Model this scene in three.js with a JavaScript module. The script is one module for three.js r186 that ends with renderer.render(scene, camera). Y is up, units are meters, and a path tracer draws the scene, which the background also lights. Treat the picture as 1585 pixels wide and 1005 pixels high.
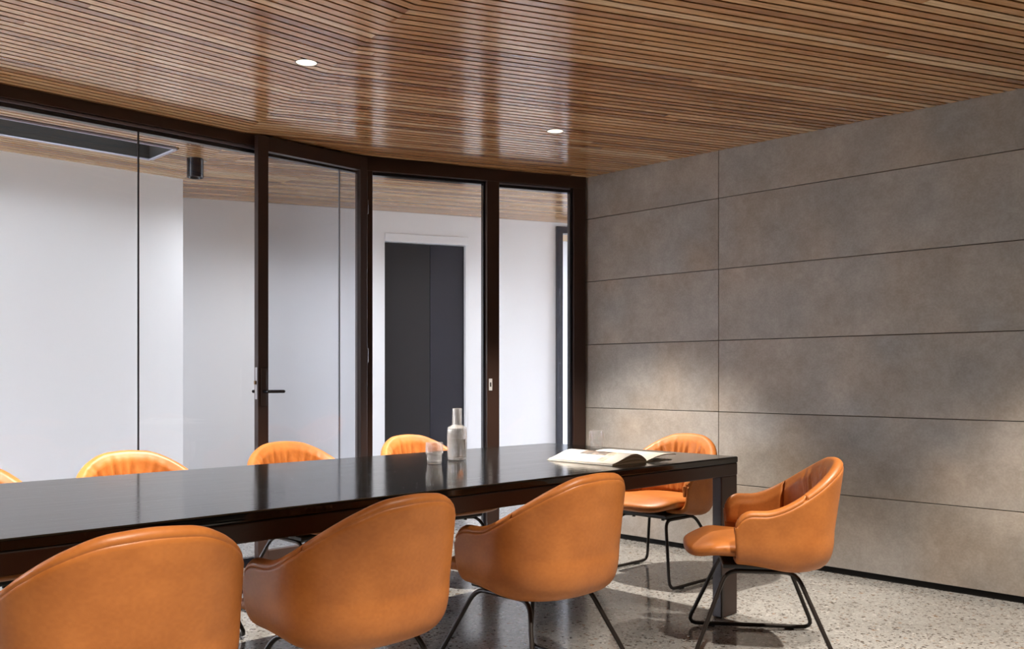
import * as THREE from 'three';
import { RoundedBoxGeometry } from 'three/addons/geometries/RoundedBoxGeometry.js';
import { mergeGeometries, mergeVertices } from 'three/addons/utils/BufferGeometryUtils.js';
import { RectAreaLightUniformsLib } from 'three/addons/lights/RectAreaLightUniformsLib.js';

// ---------------------------------------------------------------- camera, light, exposure
// World: x runs along the table towards the stone wall, z from the glass wall towards the camera, y up.
const FW = 1585, FH = 1005, FOCAL = 1415, HORIZON = 583, EYE = 1.115, CEIL = 2.525;
const HEAD = THREE.MathUtils.degToRad(45.6);
const scene = new THREE.Scene();
const camera = new THREE.PerspectiveCamera(2 * THREE.MathUtils.radToDeg(Math.atan(FH / 2 / FOCAL)), FW / FH, 0.05, 80);
camera.position.set(0, EYE, 0);
camera.lookAt(Math.cos(HEAD), EYE, -Math.sin(HEAD));
camera.setViewOffset(FW, FH, 0, FH / 2 - HORIZON, FW, FH);           // rising-front lens: verticals stay vertical
const renderer = new THREE.WebGLRenderer();
renderer.toneMapping = THREE.LinearToneMapping;
renderer.toneMappingExposure = 0.5;
renderer.shadowMap.enabled = true;
RectAreaLightUniformsLib.init();
scene.background = new THREE.Color().setRGB(46, 49, 55);          // bright overcast sky, let in by the added hall windows
const LAMP_COLOR = new THREE.Color().setRGB(1, 0.905, 0.78), LAMP_CANDELA = 78, LAMP_HALF_ANGLE = 42, LAMP_PENUMBRA = 0.32;
const HALL_COLOR = new THREE.Color().setRGB(0.9, 0.95, 1), TROUGH_NITS = 8, HALL_CANDELA = 8.5;  // for the added trough panel and the added corridor downlights
const LAMP_X = [-1.07, 0.57, 2.213, 3.853], LAMP_Z = [-3.58, -0.82];

// ---------------------------------------------------------------- helpers
let seed = 20240;
const rnd = () => { seed = (seed * 1664525 + 1013904223) >>> 0; return seed / 4294967296; };
const clamp = (x, a = 0, b = 1) => Math.min(b, Math.max(a, x));
const smooth = (a, b, x) => { const t = clamp((x - a) / (b - a)); return t * t * (3 - 2 * t); };
const V3 = (x, y, z) => new THREE.Vector3(x, y, z);
const names = new Map();
function numbered(n) { const k = names.get(n) ?? 0; names.set(n, k + 1); return k ? `${n}_${String(k).padStart(3, '0')}` : n; }
function finish(m) { m.castShadow = true; m.receiveShadow = true; return m; }
function part(name, geo, mat, parent, label) {
  const m = finish(new THREE.Mesh(geo, mat)); m.name = name; parent.add(m);
  if (label) m.userData.label = label;
  return m;
}
function tag(o, label, category, extra = {}) { Object.assign(o.userData, { label, category }, extra); return o; }
function thing(name, label, category, pos = [0, 0, 0], turn = 0, extra = {}) {
  const g = new THREE.Group(); g.name = numbered(name); g.position.set(...pos); g.rotation.y = turn;
  scene.add(g); return tag(g, label, category, extra);
}
function struct(name, geo, mat, label, category) {
  const m = finish(new THREE.Mesh(geo, mat)); m.name = numbered(name); scene.add(m);
  return tag(m, label, category, { kind: 'structure' });
}
function structGroup(name, label, category) { return thing(name, label, category, [0, 0, 0], 0, { kind: 'structure' }); }
// uv in metres from the dominant normal
function metreUV(geo, ou = 0, ov = 0) {
  const p = geo.attributes.position, n = geo.attributes.normal, uv = new Float32Array(p.count * 2);
  for (let i = 0; i < p.count; i++) {
    const ax = Math.abs(n.getX(i)), ay = Math.abs(n.getY(i)), az = Math.abs(n.getZ(i));
    let u, v;
    if (ay >= ax && ay >= az) { u = p.getX(i); v = p.getZ(i); } else if (ax >= az) { u = p.getZ(i); v = p.getY(i); } else { u = p.getX(i); v = p.getY(i); }
    uv[2 * i] = u + ou; uv[2 * i + 1] = v + ov;
  }
  geo.setAttribute('uv', new THREE.BufferAttribute(uv, 2)); return geo;
}
const bx = (w, h, d, x = 0, y = 0, z = 0) => metreUV(new THREE.BoxGeometry(w, h, d).translate(x, y, z));
const bxs = (x0, x1, y0, y1, z0, z1) => bx(x1 - x0, y1 - y0, z1 - z0, (x0 + x1) / 2, (y0 + y1) / 2, (z0 + z1) / 2);
const rbx = (x0, x1, y0, y1, z0, z1, r = 0.004, seg = 2) => metreUV(new RoundedBoxGeometry(x1 - x0, y1 - y0, z1 - z0, seg, r).translate((x0 + x1) / 2, (y0 + y1) / 2, (z0 + z1) / 2));
const sheet = (x0, x1, y0, y1, z = 0) => new THREE.PlaneGeometry(x1 - x0, y1 - y0).translate((x0 + x1) / 2, (y0 + y1) / 2, z);      // glass pane
const cyl = (r0, r1, h, seg = 24) => new THREE.CylinderGeometry(r0, r1, h, seg);
// Plain attributes only, so that any two geometries can be merged.
const plain = (g) => { const h = g.index ? g.toNonIndexed() : g; for (const k of Object.keys(h.attributes)) if (!['position', 'normal', 'uv'].includes(k)) h.deleteAttribute(k); return h; };
const merge = (list) => mergeGeometries(list.map(plain), false);
function tubeAlong(pts, r, closed = false, fillet = 0.05, radial = 10) {   // polyline with rounded corners
  const path = new THREE.CurvePath(), n = pts.length;
  const corner = (i) => {
    const p = pts[i], a = pts[(i + n - 1) % n], b = pts[(i + 1) % n];
    const da = a.clone().sub(p), db = b.clone().sub(p), f = Math.min(fillet, da.length() * 0.45, db.length() * 0.45);
    return [p.clone().addScaledVector(da.normalize(), f), p, p.clone().addScaledVector(db.normalize(), f)];
  };
  const cs = pts.map((p, i) => (!closed && (i === 0 || i === n - 1) ? [p, p, p] : corner(i)));
  const list = [];
  for (let i = 0; i < n; i++) {
    if (closed || (i > 0 && i < n - 1)) for (let k = 0; k <= 6; k++) list.push(new THREE.QuadraticBezierCurve3(...cs[i]).getPoint(k / 6)); else list.push(cs[i][0]);
    const nx = cs[(i + 1) % n];
    if (i < n - 1 || closed) for (let k = 1; k < 5; k++) list.push(cs[i][2].clone().lerp(nx[0], k / 5));
  }
  const curve = new THREE.CatmullRomCurve3(list, closed, 'centripetal');
  return new THREE.TubeGeometry(curve, list.length * 2, r, radial, closed);
}

// value noise that tiles with period p
function noise2(seedN) {
  const h = (x, y) => { let n = Math.imul(x, 374761393) + Math.imul(y, 668265263) + Math.imul(seedN, 982451653); n = Math.imul(n ^ (n >>> 13), 1274126177); return ((n ^ (n >>> 16)) >>> 0) / 4294967296; };
  return (x, y, px, py = px) => {
    const xi = Math.floor(x), yi = Math.floor(y), fx = x - xi, fy = y - yi, sx = fx * fx * (3 - 2 * fx), sy = fy * fy * (3 - 2 * fy);
    const w = (v, p) => ((v % p) + p) % p;
    const a = h(w(xi, px), w(yi, py)), b = h(w(xi + 1, px), w(yi, py)), c = h(w(xi, px), w(yi + 1, py)), d = h(w(xi + 1, px), w(yi + 1, py));
    return (a + (b - a) * sx) * (1 - sy) + (c + (d - c) * sx) * sy;
  };
}
function texture(w, h, fn, metresU, metresV, srgb = true) {      // fn(u, v) -> [r, g, b] in 0..255 or a number
  const data = new Uint8Array(w * h * 4);
  for (let y = 0; y < h; y++) for (let x = 0; x < w; x++) {
    const c = fn(x / w, y / h), i = (y * w + x) * 4, g = typeof c === 'number';
    for (let k = 0; k < 3; k++) data[i + k] = clamp(g ? c : c[k], 0, 255);
    data[i + 3] = 255;
  }
  const t = new THREE.DataTexture(data, w, h); t.magFilter = THREE.LinearFilter; t.minFilter = THREE.LinearMipmapLinearFilter; t.generateMipmaps = true;
  t.wrapS = t.wrapT = THREE.RepeatWrapping; t.repeat.set(1 / metresU, 1 / metresV);
  if (srgb) t.colorSpace = THREE.SRGBColorSpace;
  t.needsUpdate = true; return t;
}
const std = (o) => new THREE.MeshStandardMaterial(o), phys = (o) => new THREE.MeshPhysicalMaterial(o);

// ---------------------------------------------------------------- materials
const n1 = noise2(1), n2 = noise2(2), n3 = noise2(3), n4 = noise2(4);
const M = {};
{ // cement-look stone: cloudy, with fine grain
  const fn = (u, v) => {
    const a = n1(u * 6, v * 6, 6), b = n2(u * 17, v * 17, 17), c = n3(u * 60, v * 60, 60), d = n4(u * 260, v * 260, 260);
    const k = (a - 0.5) * 15 + (b - 0.5) * 13 + (c - 0.5) * 10 + (d - 0.5) * 12;
    const warm = (n2(u * 9 + 4, v * 9, 9) - 0.5) * 8;
    return [148 + k + warm, 140 + k, 132 + k - warm];
  };
  M.stone = std({ map: texture(1024, 1024, fn, 1.9, 1.9), roughness: 0.62, bumpMap: texture(512, 512, (u, v) => 255 * (0.5 * n2(u * 60, v * 60, 60) + 0.5 * n4(u * 190, v * 190, 190)), 0.9, 0.9, false), bumpScale: 0.0004 });
}
{ // terrazzo: pale binder, dark and light chips
  const S = 1024, col = new Float32Array(S * S * 3);
  for (let y = 0; y < S; y++) for (let x = 0; x < S; x++) {
    const k = (n1(x / S * 8, y / S * 8, 8) - 0.5) * 12 + (n3(x / S * 200, y / S * 200, 200) - 0.5) * 16, i = (y * S + x) * 3;
    col[i] = 143 + k; col[i + 1] = 142 + k; col[i + 2] = 140 + k;
  }
  const chip = (cx, cy, r, c) => {
    const st = 0.6 + rnd() * 0.9, an = rnd() * 6.28, ph = rnd() * 6.28, R = Math.ceil(r * 1.8);
    for (let dy = -R; dy <= R; dy++) for (let dx = -R; dx <= R; dx++) {
      const X = (dx * Math.cos(an) + dy * Math.sin(an)) / st, Y = -dx * Math.sin(an) + dy * Math.cos(an), t = Math.atan2(Y, X);
      if (Math.hypot(X, Y) > r * (1 + 0.22 * Math.sin(3 * t + ph) + 0.16 * Math.sin(5 * t + 2 * ph))) continue;
      const i = ((((cy + dy + S) % S) * S) + ((cx + dx + S) % S)) * 3;
      col[i] = c[0]; col[i + 1] = c[1]; col[i + 2] = c[2];
    }
  };
  const P = (n, r0, r1, base, jit) => { for (let k = 0; k < n; k++) { const j = (rnd() - 0.5) * jit; chip(Math.floor(rnd() * S), Math.floor(rnd() * S), r0 + (r1 - r0) * rnd() ** 2, base.map((b) => b + j)); } };
  P(2600, 2, 6, [162, 160, 157], 22); P(2600, 1.5, 4.5, [120, 116, 112], 30); P(3600, 1.2, 4.8, [76, 70, 66], 46); P(260, 3, 6, [120, 100, 84], 30); P(700, 1, 2.6, [60, 54, 52], 20);
  M.floor = std({ map: texture(S, S, (u, v) => { const i = (Math.floor(v * S) * S + Math.floor(u * S)) * 3; return [col[i], col[i + 1], col[i + 2]]; }, 1.5, 1.5), roughness: 0.13 });
}
// lacquered timber slats: long grain along u; a few boards of each tone
const grainTex = texture(1024, 256, (u, v) => {
  const w = n1(u * 5, v * 6, 5, 6), a = n2(u * 9, v * 70 + w * 6, 9, 70), b = n3(u * 30, v * 150, 30, 150), c = n4(u * 4, v * 18, 4, 18);
  const k = (a - 0.5) * 44 + (b - 0.5) * 26 + (c - 0.5) * 34; return [236 + k, 234 + k * 1.05, 230 + k * 1.1];
}, 1.6, 0.24);
const TONES = ['#d8a774', '#dfb07d', '#cb9766', '#e9c091', '#bd8a5b', '#f4d4ab', '#d5a371', '#ad7a4f', '#e2b686'];
M.slats = TONES.map((c) => phys({ color: c, map: grainTex, roughness: 0.27, clearcoat: 1, clearcoatRoughness: 0.14 }));
M.board = std({ color: '#b39a7c', roughness: 0.9 });      // plain board that carries the battens
M.void = std({ color: '#0b0a09', roughness: 0.95 });
{ // black-stained timber of the table
  const g = texture(1024, 512, (u, v) => { const w = n1(u * 3, v * 5, 3, 5); return 255 * (0.55 * n2(u * 6, v * 60 + w * 5, 6, 60) + 0.45 * n3(u * 40, v * 140, 40, 140)); }, 1.8, 0.6, false);
  const rough = texture(1024, 512, (u, v) => { const w = n2(u * 4, v * 6, 4, 6); return 150 + 60 * (n3(u * 5, v * 42 + w * 4, 5, 42) - 0.5) + 50 * (n4(u * 50, v * 160, 50, 160) - 0.5); }, 1.8, 0.6, false);
  M.table = std({ color: '#0f100f', roughness: 0.2, roughnessMap: rough, bumpMap: g, bumpScale: 0.00022 });
  M.tableSide = std({ color: '#2c1a13', roughness: 0.42, bumpMap: g, bumpScale: 0.0002 });
}
M.bronze = std({ color: '#33221c', roughness: 0.38, metalness: 0.15 });          // dark bronze window frames
M.bead = std({ color: '#23232a', roughness: 0.22, metalness: 0.35 });            // black anodised glazing bead
M.highlight_strip = std({ color: '#6a6a76', roughness: 0.35, metalness: 0.3 });  // bead face whose bright highlight is put into its grey colour
M.black = std({ color: '#101013', roughness: 0.5 });
M.greyGlass = phys({ color: '#dfe1e6', transmission: 1, thickness: 0, roughness: 0, ior: 1.5 });      // tinted door glass
M.glass = phys({ color: '#ffffff', transmission: 1, thickness: 0, roughness: 0, ior: 1.5 });
M.paleJoint = std({ color: '#8d9096', roughness: 0.4 });
M.joint = std({ color: '#1d1e22', roughness: 0.4 });
M.white = std({ color: '#f1f2f5', roughness: 0.7, bumpMap: texture(256, 256, (u, v) => 255 * n3(u * 60, v * 60, 60), 0.5, 0.5, false), bumpScale: 0.0001 });
M.plaster = std({ color: '#45413e', roughness: 0.8 });
M.doorDark = std({ color: '#191517', roughness: 0.55, map: null });
M.doorReflect = std({ color: '#1c1a24', roughness: 0.5 });  // bluish reflection on the dark leaf, put into its colour
M.steel = std({ color: '#c9c9cc', roughness: 0.25, metalness: 1 });
M.plate = std({ color: '#c4c4c8', roughness: 0.35, metalness: 0.2 });
M.rod = std({ color: '#241e1b', roughness: 0.36, metalness: 0.4 });
M.lampWhite = std({ color: '#efece6', roughness: 0.35 });
M.lampGlow = std({ color: '#ffffff', emissive: LAMP_COLOR, emissiveIntensity: 26, roughness: 0.5 });
M.addedGlow = std({ color: '#ffffff', emissive: HALL_COLOR, emissiveIntensity: 5, roughness: 0.5 });
M.lens = std({ color: '#9a9a9e', roughness: 0.2 });
{ // tan leather with a faint pull-up mottling
  const map = texture(512, 512, (u, v) => {
    const k = (n1(u * 5, v * 5, 5) - 0.5) * 16 + (n2(u * 14, v * 14, 14) - 0.5) * 12 + (n3(u * 90, v * 90, 90) - 0.5) * 8; return [170 + k, 102 + k * 0.8, 47 + k * 0.55];
  }, 0.6, 0.6);
  const bump = texture(512, 512, (u, v) => 255 * (0.6 * n3(u * 150, v * 150, 150) + 0.4 * n2(u * 50, v * 50, 50)), 0.3, 0.3, false);
  M.leather = phys({ map, roughness: 0.44, bumpMap: bump, bumpScale: 0.00012, specularIntensity: 0.75 });
}

// ---------------------------------------------------------------- plan of the place
const L_Z = -4.91;                                    // long glass wall
const FOLD = [3.46, L_Z], CORNER = [4.917, -4.295];   // angled glass wall runs from FOLD to CORNER
const R_ANG = Math.atan2(CORNER[1] - FOLD[1], CORNER[0] - FOLD[0]), R_LEN = Math.hypot(CORNER[0] - FOLD[0], CORNER[1] - FOLD[1]);
const RD = [Math.cos(R_ANG), Math.sin(R_ANG)];
const STONE_X = 4.917, WEST = -1.45, BACK = 1.6;
const HALL_Z = -6.31, HALL_END = 2.89;
const FAR0 = [HALL_END, -7.085];                      // far hall wall starts here and runs parallel to the angled glass wall
const farAt = (x) => FAR0[1] + (x - FAR0[0]) * Math.tan(R_ANG);
const EAST = 8.2, LOBBY_Z = -2.4, HALL_WEST = -1.45;
const creaseX = (z) => HALL_END - Math.tan(R_ANG / 2) * (z - HALL_Z);
const onR = (t, off = 0) => [FOLD[0] + RD[0] * t - RD[1] * off, FOLD[1] + RD[1] * t + RD[0] * off];   // off > 0 towards the room
const ry = (geo, ang, x, z) => geo.applyMatrix4(new THREE.Matrix4().makeRotationY(ang).setPosition(x, 0, z));
const alongR = (geo) => ry(geo, -R_ANG, FOLD[0], FOLD[1]);       // local x along the angled wall, local z towards the room

// floor, ground outside
struct('floor', bxs(HALL_WEST - 0.2, EAST + 0.2, -0.12, 0, -7.5, BACK + 0.2), M.floor, 'polished grey terrazzo floor with dark speckles', 'floor');
struct('ground', bxs(-40, 40, -0.4, -0.13, -40, 40), std({ color: '#8d8d88', roughness: 0.9 }), 'pale paved ground outside the building', 'ground');

// ceiling: black backing with holes, slats below it
{
  const up = CEIL + 0.032;
  const sh = new THREE.Shape([[HALL_WEST - 0.2, 7.5], [EAST + 0.2, 7.5], [EAST + 0.2, -BACK - 0.2], [HALL_WEST - 0.2, -BACK - 0.2]].map(([x, y]) => new THREE.Vector2(x, y)));
  const hole = (x, z, r) => { const h = new THREE.Path(); h.absarc(x, -z, r, 0, Math.PI * 2, true); sh.holes.push(h); };
  for (const x of LAMP_X) for (const z of LAMP_Z) hole(x, z, 0.055);
  const tr = new THREE.Path([[-1.2, 5.5], [2.473, 5.5], [2.473, 5.885], [-1.2, 5.885]].map(([x, y]) => new THREE.Vector2(x, y))); sh.holes.push(tr);
  const g = new THREE.ExtrudeGeometry(sh, { depth: 0.05, bevelEnabled: false, curveSegments: 16 }).rotateX(-Math.PI / 2).translate(0, up, 0);
  var ceiling = struct('ceiling', g, M.board, 'timber slat ceiling with shadow gaps over the meeting room', 'ceiling');
  const roof = struct('ceiling', bxs(HALL_WEST - 0.2, EAST + 0.2, CEIL + 0.3, CEIL + 0.45, -7.5, BACK + 0.2), std({ color: '#9a9894', roughness: 0.9 }), 'concrete roof slab hidden above the slats', 'ceiling');
}
// clip a polygon ([x, z] points) by half planes a*x + b*z <= c
function clip(poly, planes) {
  for (const [a, b, c] of planes) {
    const out = [];
    for (let i = 0; i < poly.length; i++) {
      const p = poly[i], q = poly[(i + 1) % poly.length], dp = a * p[0] + b * p[1] - c, dq = a * q[0] + b * q[1] - c;
      if (dp <= 0) out.push(p);
      if ((dp < 0 && dq > 0) || (dp > 0 && dq < 0)) { const t = dp / (dp - dq); out.push([p[0] + (q[0] - p[0]) * t, p[1] + (q[1] - p[1]) * t]); }
    }
    poly = out; if (poly.length < 3) return [];
  }
  return poly;
}
const leftOf = (p, q) => { const a = q[1] - p[1], b = -(q[0] - p[0]); return [-a, -b, -(a * p[0] + b * p[1])]; };   // keeps points with cross >= 0
function planesOf(poly) {   // convex polygon, either winding
  let A = 0; for (let i = 0; i < poly.length; i++) { const p = poly[i], q = poly[(i + 1) % poly.length]; A += p[0] * q[1] - q[0] * p[1]; }
  return poly.map((p, i) => { const q = poly[(i + 1) % poly.length]; const e = leftOf(p, q); return A < 0 ? e : e.map((v) => -v); });
}
// prism below the backing: polygon in plan, grain along direction ang
const SLAT_H = 0.03, LIP = 0.0012;
function slatPrism(poly, ang, gu, gv, y0 = CEIL, y1 = CEIL + LIP) {
  const c = Math.cos(ang), s = Math.sin(ang), pos = [], nor = [], uv = [], n = poly.length;
  let A = 0; for (let i = 0; i < n; i++) { const p = poly[i], q = poly[(i + 1) % n]; A += p[0] * q[1] - q[0] * p[1]; }
  if (A < 0) poly = poly.slice().reverse();
  const put = (p, y, N) => { pos.push(p[0], y, p[1]); nor.push(...N); uv.push(p[0] * c + p[1] * s + gu, -p[0] * s + p[1] * c + gv + (CEIL + SLAT_H - y)); };
  const tris = n === 4 || n === 3 ? Array.from({ length: n - 2 }, (_, i) => [0, i + 1, i + 2]) : THREE.ShapeUtils.triangulateShape(poly.map((p) => new THREE.Vector2(...p)), []);
  for (const t of tris) for (const k of t) put(poly[k], y0, [0, -1, 0]);
  for (const t of tris) for (const k of [t[0], t[2], t[1]]) put(poly[k], y1, [0, 1, 0]);
  for (let i = 0; i < n; i++) {
    const p = poly[i], q = poly[(i + 1) % n], l = Math.hypot(q[0] - p[0], q[1] - p[1]) || 1, N = [(q[1] - p[1]) / l, 0, -(q[0] - p[0]) / l];
    put(p, y0, N); put(p, y1, N); put(q, y1, N); put(p, y0, N); put(q, y1, N); put(q, y0, N);
  }
  const g = new THREE.BufferGeometry();
  g.setAttribute('position', new THREE.Float32BufferAttribute(pos, 3)); g.setAttribute('normal', new THREE.Float32BufferAttribute(nor, 3)); g.setAttribute('uv', new THREE.Float32BufferAttribute(uv, 2));
  return g;
}
{
  const PITCH = 0.0505, SLAT = 0.038, E = 0.012;
  const cz = (z) => [creaseX(z), z];
  const roomLeft = [[WEST, L_Z + E], cz(L_Z + E), cz(BACK), [WEST, BACK]];
  const roomRight = [cz(L_Z + E), [FOLD[0], L_Z + E], onR(R_LEN, E), [STONE_X - 0.002, CORNER[1] + E], [STONE_X - 0.002, BACK], cz(BACK)];
  const hallLeft = [[HALL_WEST, HALL_Z], [HALL_END, HALL_Z], cz(L_Z - E), [HALL_WEST, L_Z - E]];
  const hr0 = [[HALL_END, HALL_Z], [HALL_END, L_Z - E], cz(L_Z - E)];
  const hr1 = [FAR0, [FOLD[0], farAt(FOLD[0])], [FOLD[0], L_Z - E], [HALL_END, L_Z - E]];
  const hr3 = [[FOLD[0], farAt(FOLD[0])], [EAST, farAt(EAST)], onR((EAST - FOLD[0]) / RD[0], -E), onR(0, -E)];
  const hr2 = [[5.07, CORNER[1] + Math.tan(R_ANG) * 0.153], [EAST, FOLD[1] + Math.tan(R_ANG) * (EAST - FOLD[0])], [EAST, LOBBY_Z], [5.07, LOBBY_Z]];
  const zones = [];
  const k0 = Math.round((-7.6 - L_Z) / PITCH), k1 = Math.round((BACK - L_Z) / PITCH) + 75;
  const stuffGeos = { hall: TONES.map(() => []), rest: TONES.map(() => []) };
  // which part of the room ceiling the frame can show
  const inView = (poly) => poly.some(([x, z]) => { const d = x * Math.cos(HEAD) - z * Math.sin(HEAD), r = x * Math.sin(HEAD) + z * Math.cos(HEAD); return d > 3.28 && Math.abs(r / d) < 0.6; });
  const rowPoly = (zone, k, a, b, inset = 0) => {      // board from a to b along the row, measured from the crease
    const z = L_Z + E + k * PITCH + inset, W = SLAT - 2 * inset;
    if (zone === 'left') return [[a, z], [b, z], [b, z + W], [a, z + W]];
    // mitred at the crease: same offset on both sides of the crease
    const p0 = cz(z), p1 = cz(z + W);
    return [[p0[0] + RD[0] * a, p0[1] + RD[1] * a], [p0[0] + RD[0] * b, p0[1] + RD[1] * b], [p1[0] + RD[0] * b, p1[1] + RD[1] * b], [p1[0] + RD[0] * a, p1[1] + RD[1] * a]];
  };
  const lampHoles = (zone, poly) => {      // cut the board where a downlight sits
    let list = [poly];
    for (const x of LAMP_X) for (const z of LAMP_Z) {
      const ang = zone === 'left' ? 0 : R_ANG, c = Math.cos(ang), s = Math.sin(ang), R = 0.0495;
      const next = [];
      for (const P of list) {
        const vs = P.map((p) => -(p[0] - x) * s + (p[1] - z) * c), us = P.map((p) => (p[0] - x) * c + (p[1] - z) * s);
        const v0 = Math.min(...vs), v1 = Math.max(...vs), near = v0 > 0 ? v0 : v1 < 0 ? -v1 : 0;
        if (near >= R || Math.min(...us) > R || Math.max(...us) < -R) { next.push(P); continue; }
        const along = x * c + z * s;
        for (const side of [1, -1]) {      // half of the board on each side of the lamp, its end following the hole
          const half = clip(P, [[side * c, side * s, side * along]]); if (half.length < 3) continue;
          const out = [];
          half.forEach((p, i) => {
            const q = half[(i + 1) % half.length], up = (p[0] - x) * c + (p[1] - z) * s, uq = (q[0] - x) * c + (q[1] - z) * s;
            if (Math.abs(up) > 1e-6 || Math.abs(uq) > 1e-6) { if (Math.abs(up) > 1e-6) out.push(p); return; }
            const vp = -(p[0] - x) * s + (p[1] - z) * c, vq = -(q[0] - x) * s + (q[1] - z) * c;
            for (let k = 0; k <= 8; k++) { const v = vp + (vq - vp) * k / 8, u = -side * Math.sqrt(Math.max(0, R * R - v * v)); out.push([x + u * c - v * s, z + u * s + v * c]); }
          });
          if (out.length > 2) next.push(out);
        }
      }
      list = next;
    }
    return list;
  };
  for (const [zone, region, polyRegion] of [['left', 'room', roomLeft], ['right', 'room', roomRight], ['left', 'hall', hallLeft], ['right', 'hall', hr0], ['right', 'hall', hr1], ['right', 'hall', hr2], ['right', 'hall', hr3]]) {
    const planes = planesOf(polyRegion), ang = zone === 'left' ? 0 : R_ANG;
    for (let k = k0; k < k1; k++) {
      const z = L_Z + E + k * PITCH;
      let a = zone === 'left' ? -3.4 - rnd() * 1.6 : -1 - rnd() * 2.2;
      const end = zone === 'left' ? 5 : 9;
      while (a < end) {
        const len = region === 'hall' ? 6 : 1.9 + rnd() * 1.6, b = a + len, tone = Math.floor(rnd() ** 1.15 * TONES.length);
        let poly = clip(rowPoly(zone, k, a, b - 0.0008), planes), stem = clip(rowPoly(zone, k, a, b - 0.0008, 0.0105), planes);      // T-shaped batten: broad face, narrow stem shaped to darken the gaps
        a = b;
        if (poly.length < 3) continue;
        const gu = rnd() * 1.6, gv = rnd() * 0.24;
        if (region === 'hall') {
          if (zone === 'left' && z + SLAT > -5.9 && z < -5.485) { poly = clip(poly, [[-1, 0, -2.49]]); stem = clip(stem, [[-1, 0, -2.49]]); }
          if (poly.length > 2) stuffGeos.hall[tone].push(slatPrism(poly, ang, gu, gv));
          if (stem.length > 2) stuffGeos.hall[tone].push(slatPrism(stem, ang, gu, gv, CEIL + LIP, CEIL + SLAT_H));
          continue;
        }
        const pieces = lampHoles(zone, poly), stems = stem.length > 2 ? lampHoles(zone, stem) : [];
        pieces.forEach((piece, i) => {
          const own = i < pieces.length - 1 ? stems.slice(i, i + 1) : stems.slice(i);
          const g = mergeGeometries([slatPrism(piece, ang, gu, gv), ...own.map((p) => slatPrism(p, ang, gu, gv, CEIL + LIP, CEIL + SLAT_H))]);
          if (inView(piece)) part('slat', g, M.slats[tone], ceiling); else stuffGeos.rest[tone].push(g);
        });
      }
    }
  }
  // tones are shared out over a few merged fields
  const field = (name, groups, parent, mats) => groups.forEach((gs, i) => { if (gs.length) part(name, mergeGeometries(gs), mats[i % mats.length], parent).userData.kind = 'stuff'; });
  field('slat_field', stuffGeos.rest, ceiling, M.slats);
  const hall = structGroup('ceiling', 'timber slat ceiling over the corridor beyond the glass', 'ceiling');
  field('slat_field', stuffGeos.hall, hall, M.slats);
}
// black ceiling trough over the corridor
{
  const g = structGroup('trim_1', 'long black recessed ceiling trough with a pale edge trim in the corridor', 'ceiling trough');
  const x0 = -1.2, x1 = 2.473, z0 = -5.885, z1 = -5.5, y1 = CEIL + 0.175;
  part('trough', merge([bxs(x0, x1, y1, y1 + 0.01, z0, z1), bxs(x0, x1, CEIL, y1, z0, z0 + 0.008), bxs(x0, x1, CEIL, y1, z1 - 0.008, z1), bxs(x0, x0 + 0.008, CEIL, y1, z0 + 0.008, z1 - 0.008), bxs(x1 - 0.008, x1, CEIL, y1, z0 + 0.008, z1 - 0.008)]), M.void, g);
  part('added_light_panel', bxs(x0 + 0.1, x1 - 0.05, y1 - 0.03, y1 - 0.02, z0 + 0.05, z1 - 0.05), std({ color: '#ffffff', emissive: HALL_COLOR, emissiveIntensity: 3 }), g, 'added light panel hidden in the trough');  // panel added out of view to brighten the corridor walls
  const ra = new THREE.RectAreaLight(HALL_COLOR, TROUGH_NITS, x1 - x0 - 0.15, z1 - z0 - 0.1);
  ra.position.set((x0 + x1) / 2 + 0.025, y1 - 0.035, (z0 + z1) / 2); ra.rotation.x = -Math.PI / 2; g.add(ra);
  const tm = std({ color: '#a3a2b0', roughness: 0.35 });
  for (const a of [[x0, x1, z0 - 0.012, z0 + 0.008], [x0, x1, z1 - 0.008, z1 + 0.012], [x1 - 0.008, x1 + 0.014, z0 + 0.008, z1 - 0.008]]) part('edge_trim', bxs(a[0], a[1], CEIL - 0.006, CEIL + 0.004, a[2], a[3]), tm, g);
}

// ---------------------------------------------------------------- walls
// stone wall: panels proud of a dark backing
{
  const wall = struct('wall_right', bxs(STONE_X + 0.014, STONE_X + 0.15, 0, CEIL + 0.03, CORNER[1] - 0.02, BACK + 0.15), M.void, 'stone wall of large warm grey cement panels', 'wall');
  const ys = [0.034, 0.449, 0.894, 1.34, 1.785, 2.229, CEIL + 0.02], zs = [CORNER[1] + 0.004, -3.177, -0.777, BACK];
  for (let i = 0; i < ys.length - 1; i++) for (let j = 0; j < zs.length - 1; j++) {
    const g = new RoundedBoxGeometry(0.02, ys[i + 1] - ys[i] - 0.0036, zs[j + 1] - zs[j] - 0.003, 1, 0.0025);
    metreUV(g, rnd() * 1.9, rnd() * 1.9); g.translate(STONE_X + 0.01, (ys[i] + ys[i + 1]) / 2, (zs[j] + zs[j + 1]) / 2);
    part('panel', g, M.stone, wall);
  }
}
struct('wall_left', bxs(WEST - 0.15, WEST, 0, CEIL + 0.03, L_Z, BACK + 0.15), M.plaster, 'plain dark grey end wall of the meeting room', 'wall');
struct('wall_back', bxs(WEST, STONE_X, 0, CEIL + 0.03, BACK, BACK + 0.15), M.plaster, 'plain dark grey wall behind the camera side chairs', 'wall');
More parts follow.
